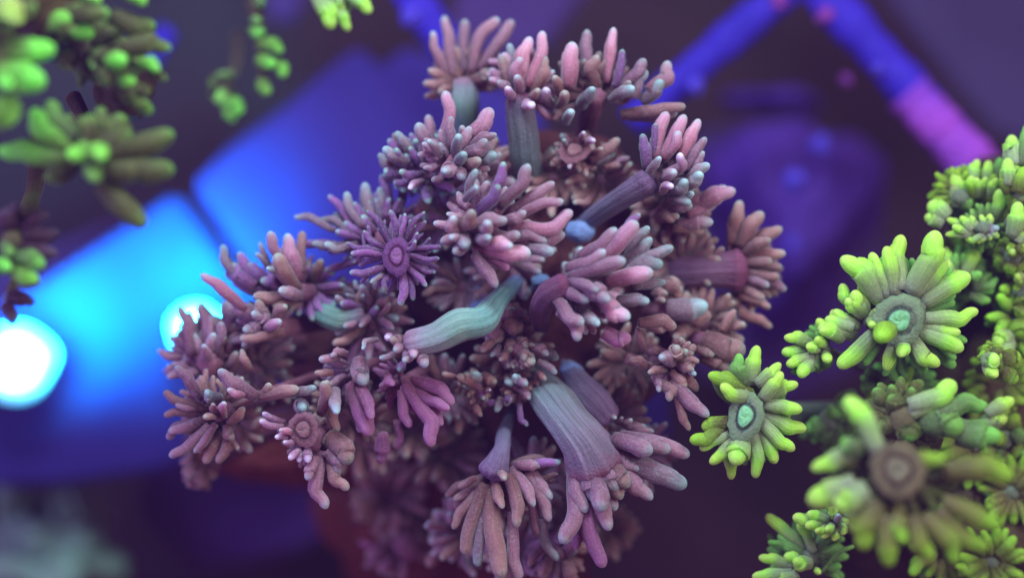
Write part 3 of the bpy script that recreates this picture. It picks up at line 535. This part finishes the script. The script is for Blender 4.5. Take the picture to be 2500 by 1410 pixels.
# ---------------------------------------------------------------- the lime coral on the right
gcore=(2330,1000); go = at(*gcore,-.03)
gc = thing('flowerpot_coral', go, 'bright lime green coral colony with fat round tipped tentacles', 'coral')
for (x,y,rx,ry,z,sd) in [(2400,980,230,330,-.032,41),(2300,1300,300,200,-.034,42),(2440,640,130,230,-.03,43),(2400,1010,150,260,-.020,44),(2330,1290,230,150,-.018,45)]:
    cc = at(x,y,z); link('coral_base', mesh_from('coral_base',[lump(cc,(sz(rx,z),sz(ry,z),.014),sd,.16,2.2,60,36)],cc), X['coreg'], cc, gc, go)
def GP(*a, **k):
    k.setdefault('body','green'); k.setdefault('ftone','d'); k.setdefault('wk',1.14); return polyp(gc, go, gcore, *a, **k)
GP('G1', .6, (575,810), 125, """640 365 610 580 98 g; 785 475 640 580 88 g; 525 415 560 590 92 d .1; 795 530 680 690 84 g; 895 605 700 670 90 g; 920 770 690 730 88 g; 945 890 680 790 100 g; 872 1020 670 850 84 g; 752 1105 640 890 86 g; 625 1195 610 920 80 g; 495 1110 530 960 138 g .5; 475 1205 520 980 78 g -.2; 340 1105 500 960 88 g; 280 1020 450 930 80 g; 215 960 420 890 90 o .2; 330 545 600 660 96 o .2; 410 610 600 680 90 g .5; 290 880 440 850 90 o -.2""",
   ds=(562,810,52,78,-.2,'g',-.15,.1), fill=9, label='open lime polyp with oval mouth ring beside the pink coral')
GP('G2', .6, (580,1110), 190, """240 770 450 1000 124 g .3; 415 740 510 980 88 g; 500 705 545 960 78 g; 590 640 580 940 108 g -.3; 790 615 650 950 128 g .4; 850 790 700 960 96 g; 985 870 720 1010 112 g; 1030 1075 700 1120 84 g; 930 1200 700 1160 84 g; 945 1300 680 1190 98 g; 810 1390 650 1250 88 g; 580 1335 590 1250 88 g .7; 500 1420 550 1260 72 g; 225 1400 440 1200 90 g .1; 465 1230 530 1190 112 o 1.3; 700 860 640 980 80 g -.3""",
   ds=(580,1130,70,70,.1,'g',.05,-.1), fill=8, label='largest open lime polyp with round green mouth')
GP('G2', .4, (400,1130), 60, """320 960 390 1100 88 g .5; 245 920 330 1060 70 g .1; 480 1060 400 1120 74 g .6; 420 1160 410 1130 56 g .8; 200 1070 330 1180 84 g .2; 110 1170 310 1230 88 g .3; 150 1120 300 1180 80 g -.1; 270 1010 360 1100 70 g .4; 350 920 390 1080 60 g .2""", fill=4)
GP('G1', .3, (1060,385), 50, """805 315 980 370 76 g .2; 790 410 960 400 78 g .2; 820 490 970 440 70 g .2; 1010 200 1090 290 80 g .2; 1110 140 1180 260 84 g .1; 1030 270 1170 310 92 g .6; 900 560 980 470 78 g .4; 1080 460 1060 420 64 g .6; 960 530 1010 440 70 d .1; 860 450 980 430 70 g -.2; 1010 320 1050 370 70 g .6; 950 370 1010 390 70 g .4; 850 540 940 480 60 d -.1""", fill=6)
GP('G2', -.5, (900,900), 90, """830 710 850 860 64 g; 905 745 890 860 52 d; 1030 725 950 880 78 g .0; 1075 780 980 890 62 d; 1110 860 1000 920 56 d; 1145 890 1010 950 50 d; 1120 965 1000 960 60 d; 1100 1020 990 1000 56 d; 860 780 870 880 66 g; 1050 860 960 900 60 d .3; 930 850 900 900 60 g .3""", fill=10)
GP('G2', -.4, (930,420), 90, """895 285 915 490 98 g -.1; 740 460 840 560 112 g; 720 540 820 600 90 g -.1; 1030 210 1010 340 66 g; 1090 215 1100 340 62 g; 965 325 1000 420 50 o .3; 1015 315 1030 420 50 g .3; 1075 310 1075 420 52 g .3; 1140 315 1120 420 50 g .3; 1000 440 920 460 100 d .1; 1150 380 1130 600 74 g .5; 1160 200 1130 330 60 d -.3; 780 440 850 540 90 g -.2; 990 300 1010 400 60 g 0; 1120 290 1110 400 60 o 0""", fill=10, ftone='o')
GP('G2', .0, (1060,600), 70, """850 550 950 620 44 g; 925 535 980 620 50 g; 985 530 1020 620 46 g; 1040 525 1060 610 46 g; 1095 520 1100 600 46 g; 840 640 960 650 40 g; 950 665 1060 640 36 g; 1020 690 1090 650 36 g; 1150 655 1100 630 40 g; 880 590 970 640 44 g .2; 1150 600 1060 620 60 t .3; 900 660 1000 640 40 d 0; 1080 670 1100 640 40 g""", fill=8)
GP('G2', .1, (1240,560), 90, """1260 450 1220 660 98 g .2; 1220 70 1250 210 120 g -.4; 1240 180 1200 330 100 g -.2; 1200 200 1190 330 84 g .0; 1310 350 1250 420 90 g; 1310 620 1250 700 90 g; 1190 730 1260 720 60 o; 1300 700 1260 760 80 o; 1310 10 1290 200 60 d -.4; 1170 260 1200 380 70 o .1; 1300 250 1260 380 100 o .0; 1300 520 1260 640 80 o .1""", fill=10, ftone='o')
GP('G2', -.4, (1300,960), 120, """1250 870 1290 900 76 g .4; 1240 940 1290 930 76 o .3; 1130 1350 1200 1300 100 g .5; 1120 1270 1200 1260 110 g .3; 1280 1240 1300 1180 160 o .2; 1290 1040 1300 1000 120 o .1; 1240 1100 1300 1080 90 o .0; 1210 800 1280 840 80 o -.1""", fill=10, ftone='o')
GP('G3', -.6, (1640,560), 110, """1500 420 1580 500 100 d; 1600 380 1620 480 96 o; 1720 400 1680 500 96 o; 1760 520 1700 560 96 d; 1740 640 1690 610 100 o; 1640 720 1640 640 96 o; 1520 680 1580 620 96 o; 1480 560 1560 570 90 d; 1580 540 1620 560 90 o .5""", fill=8, ftone='d')
for (x,y,R_,z,tone,n) in [(2440,930,36,-.9,'o',18),(2380,1090,36,-.8,'y',18),(2470,1200,38,-.7,'y',18),(2300,1330,38,-.8,'y',18),(2420,1370,38,-.6,'o',18),(2210,930,30,-.9,'d',16),(2370,640,34,-1.0,'o',18),(2300,720,28,-1.2,'d',16),(2440,480,34,-.9,'o',18),(2490,780,34,-.6,'o',18)]:
    a0 = rng.uniform(0,6.28); L_ = R_*rng.uniform(2.4,3.0)
    tt = ';'.join('%.1f %.1f %.1f %.1f %.1f %s %.2f'%(x+math.cos(a)*L_*q, y+math.sin(a)*L_*q, x+math.cos(a)*R_*.6, y+math.sin(a)*R_*.6, 30*rng.uniform(.85,1.15), tone, rng.uniform(.0,.5))
                  for a,q in [(a0+6.283*k/n+rng.normal(0,.08), rng.uniform(.7,1.05)) for k in range(n)])
    polyp(gc, go, gcore, 'O', z, (x,y), R_, tt, fill=3, joined=True, body='green', ftone='d')
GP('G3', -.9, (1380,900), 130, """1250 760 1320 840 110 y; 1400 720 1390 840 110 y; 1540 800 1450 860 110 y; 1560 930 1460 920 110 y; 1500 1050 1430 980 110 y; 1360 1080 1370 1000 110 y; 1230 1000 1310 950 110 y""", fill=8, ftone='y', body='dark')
GP('G2', -.2, (1230,760), 90, """1130 690 1190 730 76 g; 1180 640 1210 710 76 o; 1270 650 1250 710 76 g; 1320 740 1270 760 80 o; 1290 840 1250 800 80 o; 1200 860 1220 800 76 o; 1120 800 1180 780 76 o; 1220 740 1230 760 70 g .6""", fill=8, ftone='o')
GP('G3', -.4, (900,180), 90, """760 250 850 210 84 d; 820 320 870 230 84 o; 960 300 920 220 84 o; 1060 230 960 200 84 g; 1080 130 970 160 84 o; 780 150 850 170 76 d""", fill=6, ftone='d')
# near, out of focus
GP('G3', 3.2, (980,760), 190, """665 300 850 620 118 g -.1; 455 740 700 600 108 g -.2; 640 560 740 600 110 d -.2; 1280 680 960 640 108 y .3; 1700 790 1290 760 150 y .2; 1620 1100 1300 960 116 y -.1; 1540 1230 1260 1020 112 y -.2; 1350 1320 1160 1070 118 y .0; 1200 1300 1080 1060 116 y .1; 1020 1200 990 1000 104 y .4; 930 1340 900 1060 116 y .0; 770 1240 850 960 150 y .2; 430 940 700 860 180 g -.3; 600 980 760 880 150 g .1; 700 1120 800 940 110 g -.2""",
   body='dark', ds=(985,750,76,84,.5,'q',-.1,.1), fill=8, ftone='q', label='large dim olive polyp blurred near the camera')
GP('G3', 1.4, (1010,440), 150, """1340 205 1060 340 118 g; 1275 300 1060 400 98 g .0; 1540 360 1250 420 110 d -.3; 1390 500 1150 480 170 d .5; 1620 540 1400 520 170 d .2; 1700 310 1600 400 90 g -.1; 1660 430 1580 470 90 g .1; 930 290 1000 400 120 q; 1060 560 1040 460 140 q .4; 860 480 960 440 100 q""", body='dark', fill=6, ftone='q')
GP('G3', .5, (1560,90), 70, """1600 60 1520 70 100 g .4; 1590 170 1540 120 90 g .6; 1740 60 1640 60 120 o -.2; 1720 200 1640 150 100 o -.2; 1500 20 1540 60 80 o""", body='dark', fill=8, ftone='o')
GP('G3', .2, (600,1060), 70, """340 1030 520 1060 76 g .1; 430 1010 540 1050 70 g .3; 420 1090 530 1080 64 g .4; 480 1120 550 1090 60 g .4; 520 1160 570 1090 70 g .4; 590 1180 600 1100 54 g .3; 650 1140 640 1080 66 g .3; 690 1060 650 1050 60 g .2; 570 970 600 1030 62 g .4; 660 970 640 1030 80 o .2; 710 950 680 1030 70 g .0; 620 1020 610 1060 46 t .6; 550 1110 580 1080 50 g .6; 380 1060 500 1070 60 g .0""", fill=6)
GP('G3', .0, (430,1290), 90, """175 1020 430 1240 76 g; 250 1140 440 1280 70 d -.1; 370 1070 470 1240 60 g .0; 130 1280 330 1350 72 g; 90 1400 320 1390 78 g; 290 1270 400 1320 74 g .3; 720 1210 520 1400 26 d -.1; 350 1300 440 1320 90 g .4; 510 1380 480 1360 40 g .4; 200 1440 360 1400 90 g .1""", fill=6, body='green')
# grey green web behind the open polyp
GP('G3', -.9, (560,440), 120, """420 500 560 480 120 d -.1; 560 620 600 520 110 d -.2; 720 260 640 400 130 q -.3; 620 380 600 440 120 d .1; 500 560 600 520 100 d 0""", fill=4, ftone='d')

# ---------------------------------------------------------------- green corals near the top
tcore=(150,120); to = at(*tcore, .01)
tc_ = thing('flowerpot_coral', to, 'blurred dark green coral in the upper left corner with glowing rims', 'coral')
for (x,y,rx,ry,z,sd) in [(90,50,150,120,.018,51),(300,200,70,80,.012,52)]:
    cc = at(x,y,z); link('coral_base', mesh_from('coral_base',[lump(cc,(sz(rx,z),sz(ry,z),.012),sd,.16,2.2,60,36)],cc), X['coreg'], cc, tc_, to)
def TP(fr, z, *a, **k):
    k.setdefault('body','dark'); k.setdefault('ftone','q'); k.setdefault('zd',.12); k['wk']=1.12; return polyp(tc_, to, tcore, fr, z+1.4, *a, **k)
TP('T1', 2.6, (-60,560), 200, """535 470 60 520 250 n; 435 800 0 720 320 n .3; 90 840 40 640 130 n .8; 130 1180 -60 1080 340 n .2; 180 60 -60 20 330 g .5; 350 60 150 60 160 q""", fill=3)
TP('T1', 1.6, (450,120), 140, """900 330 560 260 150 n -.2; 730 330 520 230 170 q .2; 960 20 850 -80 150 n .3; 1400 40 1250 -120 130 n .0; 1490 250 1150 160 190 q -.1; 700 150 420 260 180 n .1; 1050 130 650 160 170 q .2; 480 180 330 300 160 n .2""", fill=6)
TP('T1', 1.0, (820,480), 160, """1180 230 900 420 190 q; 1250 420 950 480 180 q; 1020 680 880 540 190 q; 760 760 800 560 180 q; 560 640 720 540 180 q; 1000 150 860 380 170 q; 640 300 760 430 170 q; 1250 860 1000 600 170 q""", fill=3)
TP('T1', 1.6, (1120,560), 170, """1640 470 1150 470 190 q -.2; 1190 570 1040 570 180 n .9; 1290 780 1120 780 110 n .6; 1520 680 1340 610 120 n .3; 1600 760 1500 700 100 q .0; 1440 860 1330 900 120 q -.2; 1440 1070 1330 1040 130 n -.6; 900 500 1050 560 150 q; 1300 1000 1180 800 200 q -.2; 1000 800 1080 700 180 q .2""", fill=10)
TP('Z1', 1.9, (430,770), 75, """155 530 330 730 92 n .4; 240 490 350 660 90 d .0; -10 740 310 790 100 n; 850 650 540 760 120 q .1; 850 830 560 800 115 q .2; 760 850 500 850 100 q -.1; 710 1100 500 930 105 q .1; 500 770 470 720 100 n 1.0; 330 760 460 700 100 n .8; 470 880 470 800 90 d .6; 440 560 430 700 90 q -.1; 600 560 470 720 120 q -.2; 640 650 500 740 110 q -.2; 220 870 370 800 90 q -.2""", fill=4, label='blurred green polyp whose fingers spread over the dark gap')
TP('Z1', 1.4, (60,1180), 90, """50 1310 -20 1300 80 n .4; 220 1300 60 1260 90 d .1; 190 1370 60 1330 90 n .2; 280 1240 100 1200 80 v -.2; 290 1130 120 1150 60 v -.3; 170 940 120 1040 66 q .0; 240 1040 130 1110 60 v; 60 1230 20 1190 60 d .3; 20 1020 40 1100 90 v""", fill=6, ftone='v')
TP('O', .9, (20,730), 20, """85 740 20 725 34 v .1; 35 785 10 745 32 v .2; 60 720 20 715 28 v""", fill=0)
uo = at(640,100,-.02)
uc = thing('flowerpot_coral', uo, 'dim green coral strand hanging from the top edge with a chain of knobs', 'coral')
def UP(*a, **k):
    k.setdefault('body','dark'); k.setdefault('ftone','q'); k.setdefault('zd',.3); return polyp(uc, uo, (600,-20), *a, **k)
UP('T2', -2.6, (560,300), 110, """620 200 560 180 110 d .4; 650 320 560 300 150 n .4; 850 510 620 450 160 n .3; 780 640 620 620 150 n .3; 870 760 740 640 130 n .2; 720 920 640 860 140 n .2; 640 80 600 -60 120 d""", col=[(600,-200,200,-.5),(590,0,190,-.2),(600,200,150,-.2),(640,500,120,-.3),(660,760,90,-.5)], fill=0)
UP('T2', -3.2, (300,850), 70, """270 700 280 780 190 d; 200 920 300 980 170 n .2; 440 1120 300 980 180 n .2; 370 1200 300 1050 130 n; 330 1060 240 960 150 n .1""", fill=3)
ho = at(830,-20,-.01)
hc = thing('flowerpot_coral', ho, 'vivid green coral fingers reaching down from the top edge', 'coral')
polyp(hc, ho, (850,-120), 'T2', -1.0, (1350,-150), 120, """1330 290 1150 -60 190 g .3; 1500 310 1350 0 150 g .0; 1720 130 1500 -60 150 g .1; 1450 120 1400 -60 120 g -.1; 1250 60 1200 -100 120 g; 1600 60 1480 -60 100 g""", body='green', fill=3, ftone='d', zd=.2)
# milky water
def haze():
    import bmesh
    bm = bmesh.new(); bmesh.ops.create_cube(bm, size=1); me = bpy.data.meshes.new('haze'); bm.to_mesh(me); bm.free()
    o = bpy.data.objects.new('haze', me); C.objects.link(o); o.scale = (2.2,2.0,1.7); o.location = (0,0,-.35); o['kind']='stuff'
    m = bpy.data.materials.new('haze'); m.use_nodes = True; N = m.node_tree.nodes; N.remove(N['Principled BSDF'])
    v = N.new('ShaderNodeVolumePrincipled'); v.inputs['Density'].default_value = .16; v.inputs['Color'].default_value = (.42,.20,.92,1); v.inputs['Anisotropy'].default_value = .3
    m.node_tree.links.new(v.outputs[0], N['Material Output'].inputs['Volume']); me.materials.append(m)
haze()
print('tentacles', COUNT)
